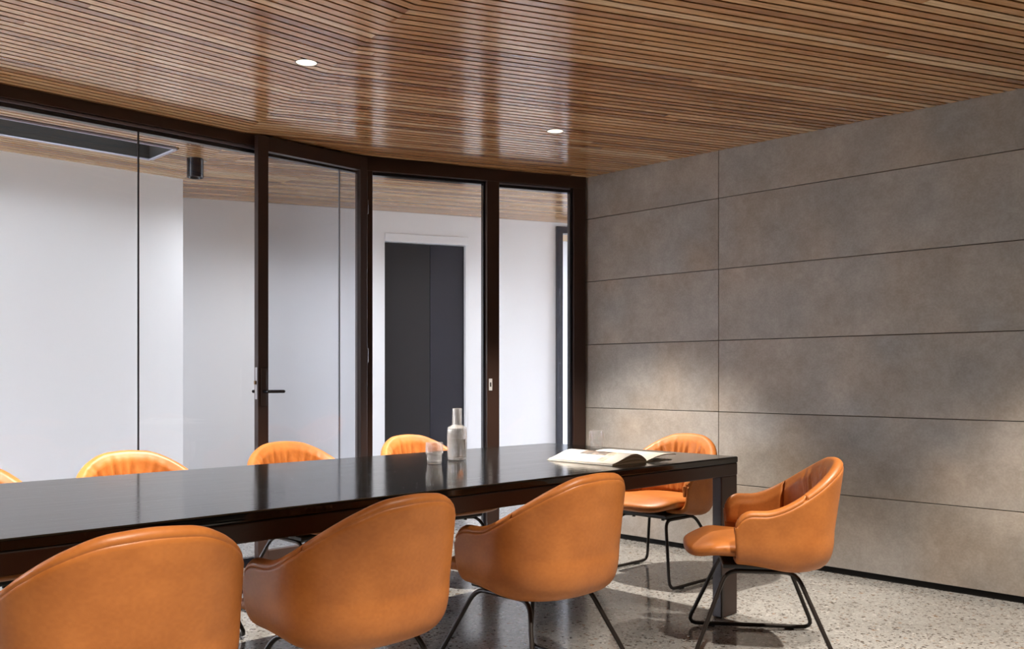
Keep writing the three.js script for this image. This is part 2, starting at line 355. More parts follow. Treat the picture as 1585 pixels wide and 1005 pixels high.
// white corridor walls
struct('wall_hall', bxs(HALL_WEST, HALL_END, 0, CEIL + 0.03, HALL_Z - 0.9, HALL_Z), M.white, 'white plaster corridor wall ending at an outside corner', 'wall');
const FAR_END = 6.15, farT = (x) => (x - FAR0[0]) / RD[0];
const alongFar = (geo) => ry(geo, -R_ANG, FAR0[0], FAR0[1]);
// pixel column -> distance along a line of the plan
function rayT(px, o, d) { const k = (px - FW / 2) / FOCAL, f = [Math.cos(HEAD), -Math.sin(HEAD)], r = [Math.sin(HEAD), Math.cos(HEAD)], w = [f[0] + r[0] * k, f[1] + r[1] * k]; return -(o[0] * w[1] - o[1] * w[0]) / (d[0] * w[1] - d[1] * w[0]); }
const farPx = (px) => rayT(px, FAR0, RD), rPx = (px) => rayT(px, FOLD, RD), lPx = (px, z = L_Z) => rayT(px, [0, z], [1, 0]);
{
  const d0 = farPx(595.5), d1 = farPx(724.5), top = 2.34, end = farT(FAR_END);
  const g = merge([alongFar(bxs(-0.2, d0, 0, CEIL + 0.03, -0.2, 0)), alongFar(bxs(d1, end, 0, CEIL + 0.03, -0.2, 0)), alongFar(bxs(d0, d1, top, CEIL + 0.03, -0.2, 0))]);
  struct('wall_hall', g, M.white, 'white plaster far corridor wall around the dark door', 'wall');
  struct('wall_hall', merge([alongFar(bxs(-0.3, end + 2.4, 0, CEIL + 0.03, -1.4, -1.2)), alongFar(bxs(end - 0.1, end, 0, CEIL + 0.03, -1.2, -0.2))]), M.white, 'white wall of the room behind the corridor glazing', 'wall');
  const dr = structGroup('door_2', 'tall dark double door in the white corridor wall', 'door');
  const mid = farPx(668);
  part('leaf', alongFar(bxs(d0 + 0.004, mid - 0.002, 0.006, top - 0.075, -0.09, -0.05)), M.doorDark, dr, 'brown black door leaf');
  part('leaf', alongFar(bxs(mid + 0.002, d1 - 0.024, 0.006, top - 0.075, -0.09, -0.05)), M.doorReflect, dr, 'dark door leaf with a bluish reflection in its colour');
  part('head_trim', alongFar(rbx(d0, d1, top - 0.07, top, -0.1, 0.012)), M.white, dr, 'white door head');
  part('jamb_trim', alongFar(bxs(d1 - 0.02, d1, 0, top - 0.07, -0.1, -0.002)), M.white, dr, 'white door jamb');
  // glazed screen at the end of the far wall
  const w = structGroup('window_3', 'black framed glazed screen at the end of the corridor wall', 'glass screen');
  const fr = (a, b, c, d) => part('frame', alongFar(bxs(a, b, c, d, -0.06, 0.03)), M.bead, w);
  fr(end, end + 0.06, 0, 2.49); fr(end + 0.06, end + 1.2, 2.43, 2.49); fr(end + 1.2, end + 1.26, 0, 2.49); fr(end + 0.06, end + 1.2, 0, 0.08);
  part('pane', alongFar(sheet(end + 0.06, end + 1.2, 0.08, 2.43, -0.015)), M.greyGlass, w);
  struct('wall_hall', merge([alongFar(bxs(end, end + 1.26, 2.49, CEIL + 0.03, -0.2, 0)), alongFar(bxs(end + 1.26, end + 1.5, 0, CEIL + 0.03, -0.2, 0))]), M.white, 'white plaster around the black framed screen', 'wall');
}
// lobby beyond the stone wall and hall ends: openings added to let daylight in
struct('wall_lobby', merge([bxs(STONE_X + 0.15, EAST, 0, CEIL + 0.03, LOBBY_Z, LOBBY_Z + 0.15), bxs(STONE_X + 0.15, STONE_X + 0.17, 0, CEIL + 0.03, CORNER[1], LOBBY_Z)]), M.white, 'white lobby wall behind the stone wall', 'wall');
function addedDaylightWindow(name, x, z0, z1, label) {
  const w = structGroup(name, label, 'window'), y0 = 0.1, y1 = 2.44;
  part('frame', merge([bxs(x - 0.04, x + 0.04, 0, y0, z0, z1), bxs(x - 0.04, x + 0.04, y1, CEIL + 0.03, z0, z1), ...[z0, (z0 + z1) / 2 - 0.025, z1 - 0.05].map((z) => bxs(x - 0.04, x + 0.04, y0, y1, z, z + 0.05))]), M.bronze, w);
}
struct('wall_lobby', bxs(EAST - 0.05, EAST + 0.05, 0, CEIL + 0.03, LOBBY_Z - 0.6, LOBBY_Z), M.white, 'white wall part added to narrow the lobby window', 'wall');  // unseen wall strip added to cut the daylight from the lobby
addedDaylightWindow('window_4', EAST, farAt(EAST), LOBBY_Z - 0.6, 'full height window added at the unseen lobby end');
addedDaylightWindow('window_5', HALL_WEST, HALL_Z, L_Z, 'full height window added at the unseen corridor end');

// ---------------------------------------------------------------- glass partition, long side
{
  const w = structGroup('window_1', 'long frameless-jointed glass partition with a dark bronze head rail', 'glass partition');
  const x0 = WEST, x1 = FOLD[0] - 0.0;
  part('head_rail', rbx(x0, x1, CEIL - 0.062, CEIL + 0.02, L_Z - 0.045, L_Z + 0.045, 0.003), M.bronze, w);
  part('head_bead', rbx(x0, x1, CEIL - 0.102, CEIL - 0.081, L_Z - 0.022, L_Z + 0.022, 0.003), M.bead, w);
  part('highlight_strip', rbx(x0, x1, CEIL - 0.0805, CEIL - 0.0625, L_Z - 0.022, L_Z + 0.03, 0.004), M.highlight_strip, w, 'grey bead strip with a highlight in its colour');
  part('floor_rail', rbx(x0, x1, 0, 0.055, L_Z - 0.022, L_Z + 0.022, 0.003), M.bead, w);
  const joints = [x0, 0.731, lPx(214), lPx(525), x1 - 0.02];
  for (let i = 0; i < joints.length - 1; i++) {
    part('pane', sheet(joints[i] + 0.0035, joints[i + 1] - 0.0035, 0.055, CEIL - 0.102, L_Z), M.glass, w);
    if (i) part('silicone_joint', bxs(joints[i] - 0.0035, joints[i] + 0.0035, 0.055, CEIL - 0.102, L_Z - 0.005, L_Z + 0.005), i === 3 ? M.paleJoint : M.joint, w);
  }
}
// ---------------------------------------------------------------- glass partition, angled side with the doorway
const T = { hinge0: rPx(560) - 0.02, open0: rPx(574.5), open1: rPx(750.5), post1: rPx(769.5), end0: rPx(880), end1: R_LEN };
{
  const w = structGroup('window_2', 'angled glass partition with dark bronze posts and an open doorway', 'glass partition');
  const box = (a, b, y0, y1, z0, z1, r = 0.003) => alongR(rbx(a, b, y0, y1, z0, z1, r));
  part('head_rail', box(-0.03, T.end1, CEIL - 0.082, CEIL + 0.02, -0.045, 0.045), M.bronze, w);
  part('post', box(-0.045, T.open0, 0, CEIL - 0.082, -0.045, 0.045), M.bronze, w);
  part('door_stop', box(T.open0, T.open1, CEIL - 0.1, CEIL - 0.082, -0.045, 0.005), M.bead, w);
  part('post', box(T.open1, T.post1, 0, CEIL - 0.082, -0.045, 0.045), M.bronze, w);
  part('stop_bead', box(T.open1 - 0.012, T.open1, 0, CEIL - 0.1, -0.045, 0.0), M.bead, w);
  part('post', box(T.end0 + 0.02, T.end1 - 0.004, 0, CEIL - 0.082, -0.045, 0.045), M.bronze, w);
  part('side_bead', box(T.end0, T.end0 + 0.02, 0.055, CEIL - 0.082, -0.022, 0.022), M.bead, w);
  part('head_bead', box(T.post1, T.end0, CEIL - 0.115, CEIL - 0.095, -0.022, 0.022, 0.003), M.bead, w);
  part('highlight_strip', box(T.post1, T.end0, CEIL - 0.0945, CEIL - 0.0825, -0.022, 0.03, 0.003), M.highlight_strip, w, 'grey bead strip with a highlight in its colour');
  part('floor_rail', box(T.post1, T.end0, 0, 0.055, -0.022, 0.022), M.bead, w);
  part('pane', alongR(sheet(T.post1, T.end0, 0.055, CEIL - 0.115)), M.glass, w);
  // latch keeper on the post
  const k = part('latch_keeper', box(T.open1 + 0.012, T.open1 + 0.036, 1.02, 1.1, 0.0455, 0.049, 0.001), M.plate, w, 'brushed steel latch keeper');
  part('latch_slot', box(T.open1 + 0.019, T.open1 + 0.029, 1.045, 1.075, 0.049, 0.0495, 0.0002), M.void, k);
}
// open door leaf, folded back against the long partition
{
  const hx = FOLD[0] - 0.035, hz = L_Z + 0.07, wdt = 0.78, th = 0.042, y1 = CEIL - 0.012;
  const d = structGroup('door_1', 'dark bronze framed glass door standing open against the long partition', 'door');
  d.position.set(hx, 0, hz); d.rotation.y = THREE.MathUtils.degToRad(1.6);
  const S = 0.068, R = 0.085;
  part('stile', rbx(-wdt, -wdt + S, 0.008, y1, -th / 2, th / 2, 0.002), M.bronze, d);
  part('stile', rbx(-0.05, 0, 0.008, y1, -th / 2, th / 2, 0.002), M.bronze, d);
  part('rail', rbx(-wdt + S, -0.05, y1 - R, y1, -th / 2, th / 2, 0.002), M.bronze, d);
  part('rail', rbx(-wdt + S, -0.05, 0.008, 0.1, -th / 2, th / 2, 0.002), M.bronze, d);
  part('pane', sheet(-wdt + S, -0.05, 0.1, y1 - R), M.greyGlass, d);
  const lx = -wdt + 0.035, ly = 1.028;
  const lp = part('lock_plate', rbx(-wdt - 0.0012, -wdt, ly - 0.045, ly + 0.14, -0.011, 0.011, 0.0005), M.plate, d, 'steel lock faceplate');
  part('latch_bolt', rbx(-wdt - 0.012, -wdt - 0.001, ly + 0.04, ly + 0.062, -0.007, 0.007, 0.002), std({ color: '#8a6a4a', roughness: 0.35, metalness: 0.8 }), lp);
  for (const s of [1, -1]) {
    const b = part('back_plate', rbx(lx - 0.018, lx + 0.018, ly - 0.085, ly + 0.135, s > 0 ? th / 2 : -th / 2 - 0.006, s > 0 ? th / 2 + 0.006 : -th / 2, 0.002), M.bronze, d);
    const reach = s > 0 ? 0.058 : 0.036;      // the rear lever is kept short of the glass behind
    part('lever', merge([tubeAlong([V3(lx, ly, s * th / 2), V3(lx, ly, s * (th / 2 + reach)), V3(lx + (s > 0 ? 0.098 : -0.02), ly, s * (th / 2 + reach))], 0.0095, false, 0.014), new THREE.SphereGeometry(0.0095, 12, 8).translate(lx + (s > 0 ? 0.098 : -0.02), ly, s * (th / 2 + reach))]), M.bead, b);
  }
  for (const y of [0.3, 1.25, 2.2]) part('hinge', cyl(0.008, 0.008, 0.09, 12).translate(0.004, y, 0.014), M.bronze, d);
}

// ---------------------------------------------------------------- lamps
const lampLabels = new Map([['2.213,-3.58', 'round recessed downlight in the slats near the ceiling crease'], ['3.853,-3.58', 'round recessed downlight in the slats towards the stone wall']]);
for (const z of LAMP_Z) for (const x of LAMP_X) {
  const g = thing('downlight', lampLabels.get(`${x},${z}`) ?? `recessed downlight over the ${z < -2 ? 'table' : 'open floor'}, ${['farthest', 'third', 'second', 'nearest'][LAMP_X.indexOf(x)]} of its row from the stone wall`, 'downlight', [x, CEIL, z], 0, { group: 'recessed downlights in the slat ceiling' });
  const prof = [[0.052, 0.05], [0.052, -0.003], [0.0465, -0.003], [0.046, 0.002], [0.03, 0.05]].map(([r, y]) => new THREE.Vector2(r, y));
  part('trim_ring', new THREE.LatheGeometry([[0.0492, 0.05], [0.0492, -0.001], [0.0475, -0.002], [0.0468, 0.0], [0.0468, 0.05]].map(([r, y]) => new THREE.Vector2(r, y)), 40), M.black, g, 'black trim ring');
  part('reflector', new THREE.LatheGeometry([[0.0468, 0.001], [0.044, 0.02], [0.036, 0.045], [0.028, 0.056], [0.028, 0.06], [0.0468, 0.06], [0.0468, 0.001]].map(([r, y]) => new THREE.Vector2(r, y)), 40), M.lampWhite, g, 'white reflector cone');
  part('light_disc', cyl(0.028, 0.028, 0.004, 32).translate(0, 0.058, 0), M.lampGlow, g, 'glowing lens');
  const s = new THREE.SpotLight(LAMP_COLOR, LAMP_CANDELA, 0, THREE.MathUtils.degToRad(LAMP_HALF_ANGLE), LAMP_PENUMBRA, 2);
  s.position.set(0, -0.006, 0); s.target.position.set(0, -1, 0); s.castShadow = true; s.shadow.radius = 1.2; s.shadow.bias = -0.0005; s.shadow.mapSize.set(1024, 1024);
  g.add(s, s.target);
}
// downlights added to brighten the corridor, hidden behind the partition posts
for (const [px, label] of [[405, 'added corridor downlight beyond the open glass door'], [561, 'added corridor downlight left of the dark corridor door'], [760, 'added corridor downlight right of the dark corridor door']]) {
  const t = farPx(px), p = [FAR0[0] + RD[0] * t, FAR0[1] + RD[1] * t], l = Math.hypot(...p), x = p[0] - p[0] / l * 1.05, z = p[1] - p[1] / l * 1.05;
  const g = thing('downlight', label, 'downlight', [x, CEIL, z], 0, { group: 'added corridor downlights' });
  part('trim_ring', new THREE.LatheGeometry([[0.04, 0], [0.04, -0.004], [0.033, -0.005], [0.032, 0]].map(([r, y]) => new THREE.Vector2(r, y)), 32), M.black, g, 'black trim ring');
  part('light_disc', cyl(0.032, 0.032, 0.002, 24).translate(0, -0.002, 0), M.addedGlow, g, 'glowing lens');
  const s = new THREE.SpotLight(HALL_COLOR, HALL_CANDELA, 0, THREE.MathUtils.degToRad(78), 1, 2);
  s.position.set(0, -0.012, 0); s.target.position.set(0, -1, 0); s.castShadow = true; s.shadow.radius = 2; g.add(s, s.target);
}
// black surface spotlight in the corridor
{
  const g = thing('cylinder_spotlight', 'black cylinder spotlight mounted under the corridor slats', 'spotlight', [2.677, CEIL, -5.666]);
  part('housing', new THREE.LatheGeometry([[0, 0], [0.052, 0], [0.0525, -0.002], [0.0525, -0.118], [0.051, -0.122], [0.046, -0.122], [0.046, -0.09], [0.0, -0.09]].map(([r, y]) => new THREE.Vector2(r, y)), 40), M.bead, g);
  part('lens', cyl(0.04, 0.04, 0.004, 32).translate(0, -0.096, 0), M.lens, g, 'unlit grey lens');
}

// ---------------------------------------------------------------- table
const TAB = { x0: -0.05, x1: 3.765, z0: -3.545, z1: -2.325, top: 0.74 };
{
  const { x0, x1, z0, z1, top } = TAB, A = 0.088;
  const t = thing('conference_table', 'long black stained timber conference table with dark brown edges', 'table', [(x0 + x1) / 2, 0, (z0 + z1) / 2]);
  const w = (x1 - x0) / 2, d = (z1 - z0) / 2;
  part('tabletop', rbx(-w, w, top - 0.03, top, -d, d, 0.007, 3), M.table, t);
  part('apron', rbx(-w + 0.002, w - 0.002, top - A, top - 0.03, d - 0.05, d - 0.002, 0.006), M.tableSide, t);
  part('apron', rbx(-w + 0.002, w - 0.002, top - A, top - 0.03, -d + 0.002, -d + 0.05, 0.006), M.tableSide, t);
  for (const s of [-1, 1]) part('apron', rbx(s > 0 ? w - 0.045 : -w + 0.002, s > 0 ? w - 0.002 : -w + 0.045, top - A, top - 0.03, -d + 0.05, d - 0.05, 0.004), M.tableSide, t);
  for (const sx of [-1, 1]) for (const sz of [-1, 1]) {
    const a = sx > 0 ? w - 0.135 : -w + 0.002, b = sz > 0 ? d - 0.055 : -d + 0.004;
    part('leg', rbx(a, a + 0.133, 0.002, top - A + 0.001, b, b + 0.051, 0.006), M.tableSide, t);
  }
}

// ---------------------------------------------------------------- armchair
function makeChair() {
  const root = new THREE.Group();
  // plan of the shell's middle surface: straight arms and a rounded back; a runs from -1 (right arm front) over 0 (back) to 1
  const W = 0.262, ZC = -0.04, D = 0.235, ZF = 0.118, N = 2.45;
  const raw = [];
  for (let i = 0; i <= 20; i++) raw.push([W + 0.004 * (1 - i / 20), ZF + (ZC - ZF) * i / 20]);
  for (let i = 1; i < 60; i++) { const t = i / 60 * Math.PI, c = Math.cos(t), s = Math.sin(t); raw.push([W * Math.sign(c) * Math.abs(c) ** (2 / N), ZC - D * Math.abs(s) ** (2 / N)]); }
  for (let i = 0; i <= 20; i++) raw.push([-W - 0.004 * (i / 20), ZC + (ZF - ZC) * i / 20]);
  const acc = [0]; for (let i = 1; i < raw.length; i++) acc.push(acc[i - 1] + Math.hypot(raw[i][0] - raw[i - 1][0], raw[i][1] - raw[i - 1][1]));
  const LEN = acc[acc.length - 1];
  const plan = (a) => { const s = (clamp(a, -1, 1) + 1) / 2 * LEN; let i = 1; while (i < raw.length - 1 && acc[i] < s) i++; const f = (s - acc[i - 1]) / (acc[i] - acc[i - 1]); return [raw[i - 1][0] + (raw[i][0] - raw[i - 1][0]) * f, raw[i - 1][1] + (raw[i][1] - raw[i - 1][1]) * f]; };
  const TOP = 0.778, ARM = 0.603;
  const rim = (a) => {
    const m = Math.abs(a); let h = ARM + (TOP - ARM) * (1 - smooth(0.14, 0.8, m)) - 0.012 * smooth(0, 0.3, m);
    const e = (m - 0.87) / 0.13; if (e > 0) h -= 0.085 * (1 - Math.sqrt(Math.max(0, 1 - e * e)));
    return h + 0.006;
  };
  const foot = (a) => 0.37 + 0.03 * smooth(0.5, 1, Math.abs(a));
  // v in 0..1 from the underside over the wall to the rim
  const mid = (a, v, off = 0, top = 0) => {
    const y0 = foot(a), h = rim(a) + top, keys = [[0.5, y0], [0.8, y0 + 0.003], [0.93, y0 + 0.024], [0.985, y0 + 0.07], [1.0, y0 + 0.13]];
    let k, y;
    if (v < 0.4) { const s = v / 0.4 * 4, i = Math.min(3, Math.floor(s)), f = s - i, p = keys[Math.max(0, i - 1)], q = keys[i], r = keys[i + 1], t = keys[Math.min(4, i + 2)];
      const cr = (n) => 0.5 * (2 * q[n] + (r[n] - p[n]) * f + (2 * p[n] - 5 * q[n] + 4 * r[n] - t[n]) * f * f + (3 * q[n] - p[n] - 3 * r[n] + t[n]) * f * f * f); k = cr(0); y = cr(1); }
    else { const f = (v - 0.4) / 0.6; y = y0 + 0.13 + (h - y0 - 0.13) * f; k = 1 + 0.2 * (y - y0 - 0.13) - 0.05 * Math.max(0, y - 0.7); }
    const [px, pz] = plan(a);
    const back = pz < ZC ? (ZC - pz) / D : 0;
    return V3(px * k, y, pz < ZC ? ZC + (pz - ZC) * k - 0.1 * back * back * Math.max(0, y - 0.5) : pz - 0.012 * smooth(0.6, 1, Math.abs(a)) * (0.6 - y) / 0.2);
  };
  const normal = (a, v, top) => { const e = 0.004, p = mid(Math.max(-1, a - e), v, 0, top), q = mid(Math.min(1, a + e), v, 0, top), r = mid(a, Math.max(0, v - e), 0, top), s = mid(a, Math.min(1, v + e), 0, top); return q.sub(p).cross(s.sub(r)).normalize(); };
  // closed pillow-like solid along the middle surface
  function pillow({ a0, a1, v0, thick, shift, top = 0, NA, NV, press = () => 0, round = 0.5, lip = 0, endRound = 0 }) {
    const As = [], Vs = [], q = (i, n, e) => { const t = i / n; return t < e ? e * (1 - Math.cos(t / e * Math.PI / 2)) : t > 1 - e ? 1 - e * (1 - Math.cos((1 - t) / e * Math.PI / 2)) : t; };
    for (let i = 0; i <= NA; i++) As.push(a0 + (a1 - a0) * q(i, NA, 0.08));
    for (let j = 0; j <= NV; j++) Vs.push(v0 + (1 - v0) * q(j, NV, 0.16));
    const pos = [], uv = [], idx = [], R = thick * round;
    const sheet = [];
    for (const side of [1, -1]) {
      const rows = [];
      for (let i = 0; i <= NA; i++) {
        const row = [];
        for (let j = 0; j <= NV; j++) {
          const a = As[i], v = Vs[j], m = mid(a, v, 0, top), n = normal(a, v, top);
          const dr = mid(a, 1, 0, top).distanceTo(m), de = Math.min(a - a0, a1 - a) / 2 * LEN, db = m.distanceTo(mid(a, v0, 0, top));
          const g = (d) => { const t = clamp(1 - d / R); return Math.sqrt(Math.max(0, 1 - t * t)); };
          const gE = endRound ? (() => { const t = clamp(1 - de / endRound); return Math.sqrt(Math.max(0, 1 - t * t)); })() : g(de);
          const G = Math.min(g(dr), gE, g(db));
          let o = shift + lip * (1 - smooth(0.012, 0.05, dr)) + side * thick / 2 * G;
          if (side < 0) o -= press(a, v, m.y) * smooth(0, 0.5, G);
          m.addScaledVector(n, o);
          row.push(pos.length / 3); pos.push(m.x, m.y, m.z); uv.push(a / 2 * LEN, m.y + (side < 0 ? 0.3 : 0));
        }
        rows.push(row);
      }
      for (let i = 0; i < NA; i++) for (let j = 0; j < NV; j++) {
        const A = rows[i][j], B = rows[i + 1][j], C = rows[i + 1][j + 1], E = rows[i][j + 1];
        if (side > 0) idx.push(A, B, C, A, C, E); else idx.push(A, C, B, A, E, C);
      }
      sheet.push(rows);
    }
    const g = new THREE.BufferGeometry(); g.setAttribute('position', new THREE.Float32BufferAttribute(pos, 3)); g.setIndex(idx);
    // weld the two sheets for smooth normals, then give uv back
    const w = mergeVertices(g, 1e-5); w.computeVertexNormals();
    const p = w.attributes.position, u2 = new Float32Array(p.count * 2);
    for (let i = 0; i < p.count; i++) { const x = p.getX(i), z = p.getZ(i); u2[2 * i] = Math.atan2(x, -z + 0.02) * 0.27; u2[2 * i + 1] = p.getY(i) + (Math.hypot(x, z) < 0.24 ? 0.31 : 0); }
    w.setAttribute('uv', new THREE.BufferAttribute(u2, 2));
    return w;
  }
  // does the normal point outwards at the back?
  const out = normal(0, 0.7, 0).z < 0 ? 1 : -1;
  const sgn = out;
  part('outer_shell', pillow({ a0: -1, a1: 1, v0: 0, thick: 0.026 * sgn, shift: 0.012 * sgn, top: -0.017, NA: 96, NV: 40, round: 0.5 * sgn }), M.leather, root);
  const folds = []; let s0 = seed; seed = 777;
  for (const [fa, am] of [[-0.33, 0.5], [-0.22, 0.9], [-0.15, 0.45], [-0.03, 1.15], [0.04, 0.7], [0.12, 1.1], [0.2, 0.5], [0.29, 0.95], [0.37, 0.4]]) folds.push([fa + (rnd() - 0.5) * 0.02, 0.009 + rnd() * 0.008, am * 1.25, (rnd() - 0.5) * 0.16, 0.7 + rnd() * 0.05]);
  seed = s0;
  const press = (a, v, y) => {
    let d = 0.006 * smooth(0.42, 0.5, y) * (1 - smooth(0.62, 0.74, y)) * Math.cos(clamp(a / 0.5, -1, 1) * Math.PI / 2);
    for (const [fa, fw, am, tilt, hi] of folds) {
      const c = fa * (0.5 + 0.5 * smooth(0.4, 0.78, y)) + tilt * (y - 0.6), x = (a - c) / 2 * LEN;
      const win = smooth(0.43, 0.5, y) * (1 - smooth(hi - 0.09, hi + 0.02, y));
      d -= am * 0.011 * win * Math.exp(-Math.abs(x) / fw) - am * 0.005 * win * Math.exp(-(((Math.abs(x) - 0.02) / 0.012) ** 2));
    }
    return sgn * d;
  };
  part('back_cushion', pillow({ a0: -0.53, a1: 0.53, v0: 0.3, thick: 0.044 * sgn, shift: -0.0115 * sgn, lip: 0.0125 * sgn, endRound: 0.006, NA: 150, NV: 44, press, round: 0.5 * sgn }), M.leather, root, 'gathered leather back cushion');
  for (const [a0, a1] of [[-0.992, -0.53], [0.53, 0.992]]) part('arm_pad', pillow({ a0, a1, v0: 0.3, thick: 0.04 * sgn, shift: -0.0095 * sgn, lip: 0.0125 * sgn, endRound: 0, top: 0, NA: 48, NV: 28, round: 0.5 * sgn }), M.leather, root);
  // seat pad with a rounded nose
  {
    const NT = 72, NW = 24, pos = [], uv = [], idx = [], A = 0.226, B = 0.262, C = 0.037, pw = (x, e) => Math.sign(x) * Math.abs(x) ** e;
    for (let i = 0; i <= NT; i++) for (let j = 0; j <= NW; j++) {
      const t = i / NT * 2 * Math.PI, w = (j / NW - 0.5) * Math.PI, r = Math.abs(Math.cos(w)) ** 0.42;
      let x = A * pw(Math.cos(t), 0.62) * r, z = 0.036 + B * pw(Math.sin(t), 0.66) * r, y = 0.424 + C * pw(Math.sin(w), 0.8);
      x *= 1 + 0.14 * smooth(0.1, 0.2, z);
      y += 0.012 * smooth(-0.05, 0.2, z) - 0.02 * smooth(0.17, 0.28, z) - 0.008 * Math.exp(-(x * x + (z - 0.02) ** 2) / 0.02) * (w > 0 ? 1 : 0);
      pos.push(x, y, z); uv.push(x, z);
      if (i < NT && j < NW) { const a = i * (NW + 1) + j, b = a + NW + 1; idx.push(a, a + 1, b, b, a + 1, b + 1); }
    }
    const g = new THREE.BufferGeometry(); g.setAttribute('position', new THREE.Float32BufferAttribute(pos, 3)); g.setIndex(idx);
    const m = mergeVertices(g, 1e-5); m.computeVertexNormals();
    const p = m.attributes.position, u2 = new Float32Array(p.count * 2); for (let i = 0; i < p.count; i++) { u2[2 * i] = p.getX(i); u2[2 * i + 1] = p.getZ(i) + p.getY(i); }
    m.setAttribute('uv', new THREE.BufferAttribute(u2, 2));
    part('seat', m, M.leather, root);
  }
  part('seat_pan', rbx(-0.17, 0.17, 0.35, 0.372, -0.17, 0.15, 0.008), M.black, root);
  // wire frame: two flared sled loops joined under the seat
  const r = 0.0088, yt = 0.34;
  for (const s of [-1, 1]) {
    const loop = part('sled_leg', tubeAlong([V3(s * 0.155, yt, 0.135), V3(s * 0.278, r + 0.004, 0.272), V3(s * 0.278, r + 0.004, -0.272), V3(s * 0.155, yt, -0.135)], r, true, 0.05), M.rod, root, 'dark bronze rod loop');
    for (const z of [-0.17, 0.17]) part('foot_glide', rbx(s * 0.278 - 0.009, s * 0.278 + 0.009, 0, 0.006, z - 0.02, z + 0.02, 0.002), M.black, loop);
  }
  for (const z of [-0.1, 0.1]) part('cross_bar', tubeAlong([V3(-0.155, yt, z), V3(-0.1, yt + 0.004, z * 0.85), V3(0.1, yt + 0.004, z * 0.85), V3(0.155, yt, z)], r * 0.9, false, 0.04), M.rod, root);
  for (const x of [-0.1, 0.1]) for (const z of [-0.085, 0.085]) part('mount', cyl(0.01, 0.01, 0.03, 10).translate(x, 0.345, z), M.rod, root);
  return root;
}
const chairProto = makeChair();
const chairSpots = [
  // x, z, turn, label, group
  [0.865, -2.3, THREE.MathUtils.degToRad(176), 'tan leather armchair backed to the open floor, farthest along the table from the stone wall'],
  [1.585, -2.345, THREE.MathUtils.degToRad(184), 'tan leather armchair backed to the open floor, second of its row from the turned chair'],
  [2.4, -2.345, THREE.MathUtils.degToRad(181), 'tan leather armchair backed to the open floor, next to the turned corner chair'],
  [3.37, -1.995, THREE.MathUtils.degToRad(217), 'tan leather armchair turned sideways beside the table corner leg'],
  [4.16, -3.085, -Math.PI / 2, 'tan leather armchair at the head of the table against the stone wall'],
  [0.93, -3.83, 0, 'tan leather armchair on the glass side, fourth from the carafe'],
  [1.63, -3.83, 0, 'tan leather armchair on the glass side in front of the long pane joint'],
  [2.43, -3.85, 0, 'tan leather armchair on the glass side in front of the open glass door'],
  [3.22, -3.84, 0, 'tan leather armchair on the glass side in front of the dark corridor door'],
];
chairSpots.forEach(([x, z, turn, label], i) => {
  const c = i ? chairProto.clone() : chairProto;
  c.name = numbered('armchair'); c.position.set(x, 0, z); c.rotation.set(0, turn, 0);
  scene.add(c); tag(c, label, 'chair', { group: 'tan leather armchairs around the conference table' });
});

// ---------------------------------------------------------------- things on the table
const clearGlass = phys({ color: '#ffffff', transmission: 0.84, thickness: 0, roughness: 0.06, ior: 1.45 });
const water = phys({ color: '#ffffff', transmission: 1, thickness: 0.05, roughness: 0, ior: 1.33 });
function ribbed(profile, ribs, depth, range, seg = 144) {      // closed lathe with vertical flutes between two heights
  const g = new THREE.LatheGeometry(profile.map(([r, y]) => new THREE.Vector2(r, y)), seg), p = g.attributes.position;
  for (let i = 0; i < p.count; i++) {
    const x = p.getX(i), z = p.getZ(i), y = p.getY(i), r = Math.hypot(x, z); if (r < range[2]) continue;
    const k = 1 + depth / r * Math.cos(Math.atan2(z, x) * ribs) * smooth(range[0], range[0] + 0.006, y) * (1 - smooth(range[1] - 0.006, range[1], y));
    p.setX(i, x * k); p.setZ(i, z * k);
  }
  g.computeVertexNormals(); return g;
}
const onTable = (x, z) => [x, TAB.top + 0.0005, z];
{
  const g = thing('carafe', 'ribbed glass carafe half full of water with a clear narrow neck', 'carafe', onTable(2.7, -3.11));
  const R = 0.043, prof = [[0, 0], [R - 0.004, 0], [R - 0.001, 0.003], [R, 0.008], [R, 0.06], [R, 0.12], [R, 0.141], [R - 0.002, 0.147], [0.024, 0.156], [0.0215, 0.16], [0.0215, 0.2], [0.0215, 0.229], [0.0203, 0.231], [0.019, 0.229], [0.019, 0.16], [0.022, 0.153], [R - 0.006, 0.143], [R - 0.004, 0.138], [R - 0.004, 0.06], [R - 0.004, 0.014], [R - 0.008, 0.01], [0, 0.009]];
  part('bottle', ribbed(prof, 36, 0.0011, [0.008, 0.14, R - 0.002]), clearGlass, g);
  part('water', new THREE.LatheGeometry([[0, 0.0105], [R - 0.0085, 0.0112], [R - 0.005, 0.015], [R - 0.005, 0.093], [0, 0.093]].map(([r, y]) => new THREE.Vector2(r, y)), 64), water, g, 'clear water');
}
function tumbler(pos, label) {
  const g = thing('tumbler', label, 'glass', pos, 0, { group: 'ribbed glass tumblers on the table' });
  const prof = [[0, 0], [0.029, 0], [0.0305, 0.003], [0.031, 0.01], [0.031, 0.038], [0.0315, 0.04], [0.036, 0.043], [0.0365, 0.047], [0.0365, 0.07], [0.0365, 0.09], [0.0355, 0.0915], [0.0338, 0.09], [0.0338, 0.05], [0.0325, 0.046], [0.0285, 0.042], [0.0282, 0.012], [0.026, 0.01], [0, 0.01]];
  part('glass_body', ribbed(prof, 30, 0.001, [0.004, 0.089, 0.0295]), clearGlass, g);
}
tumbler(onTable(2.51, -3.04), 'ribbed glass tumbler standing beside the carafe');
tumbler(onTable(3.66, -3.106), 'ribbed glass tumbler standing behind the open book');
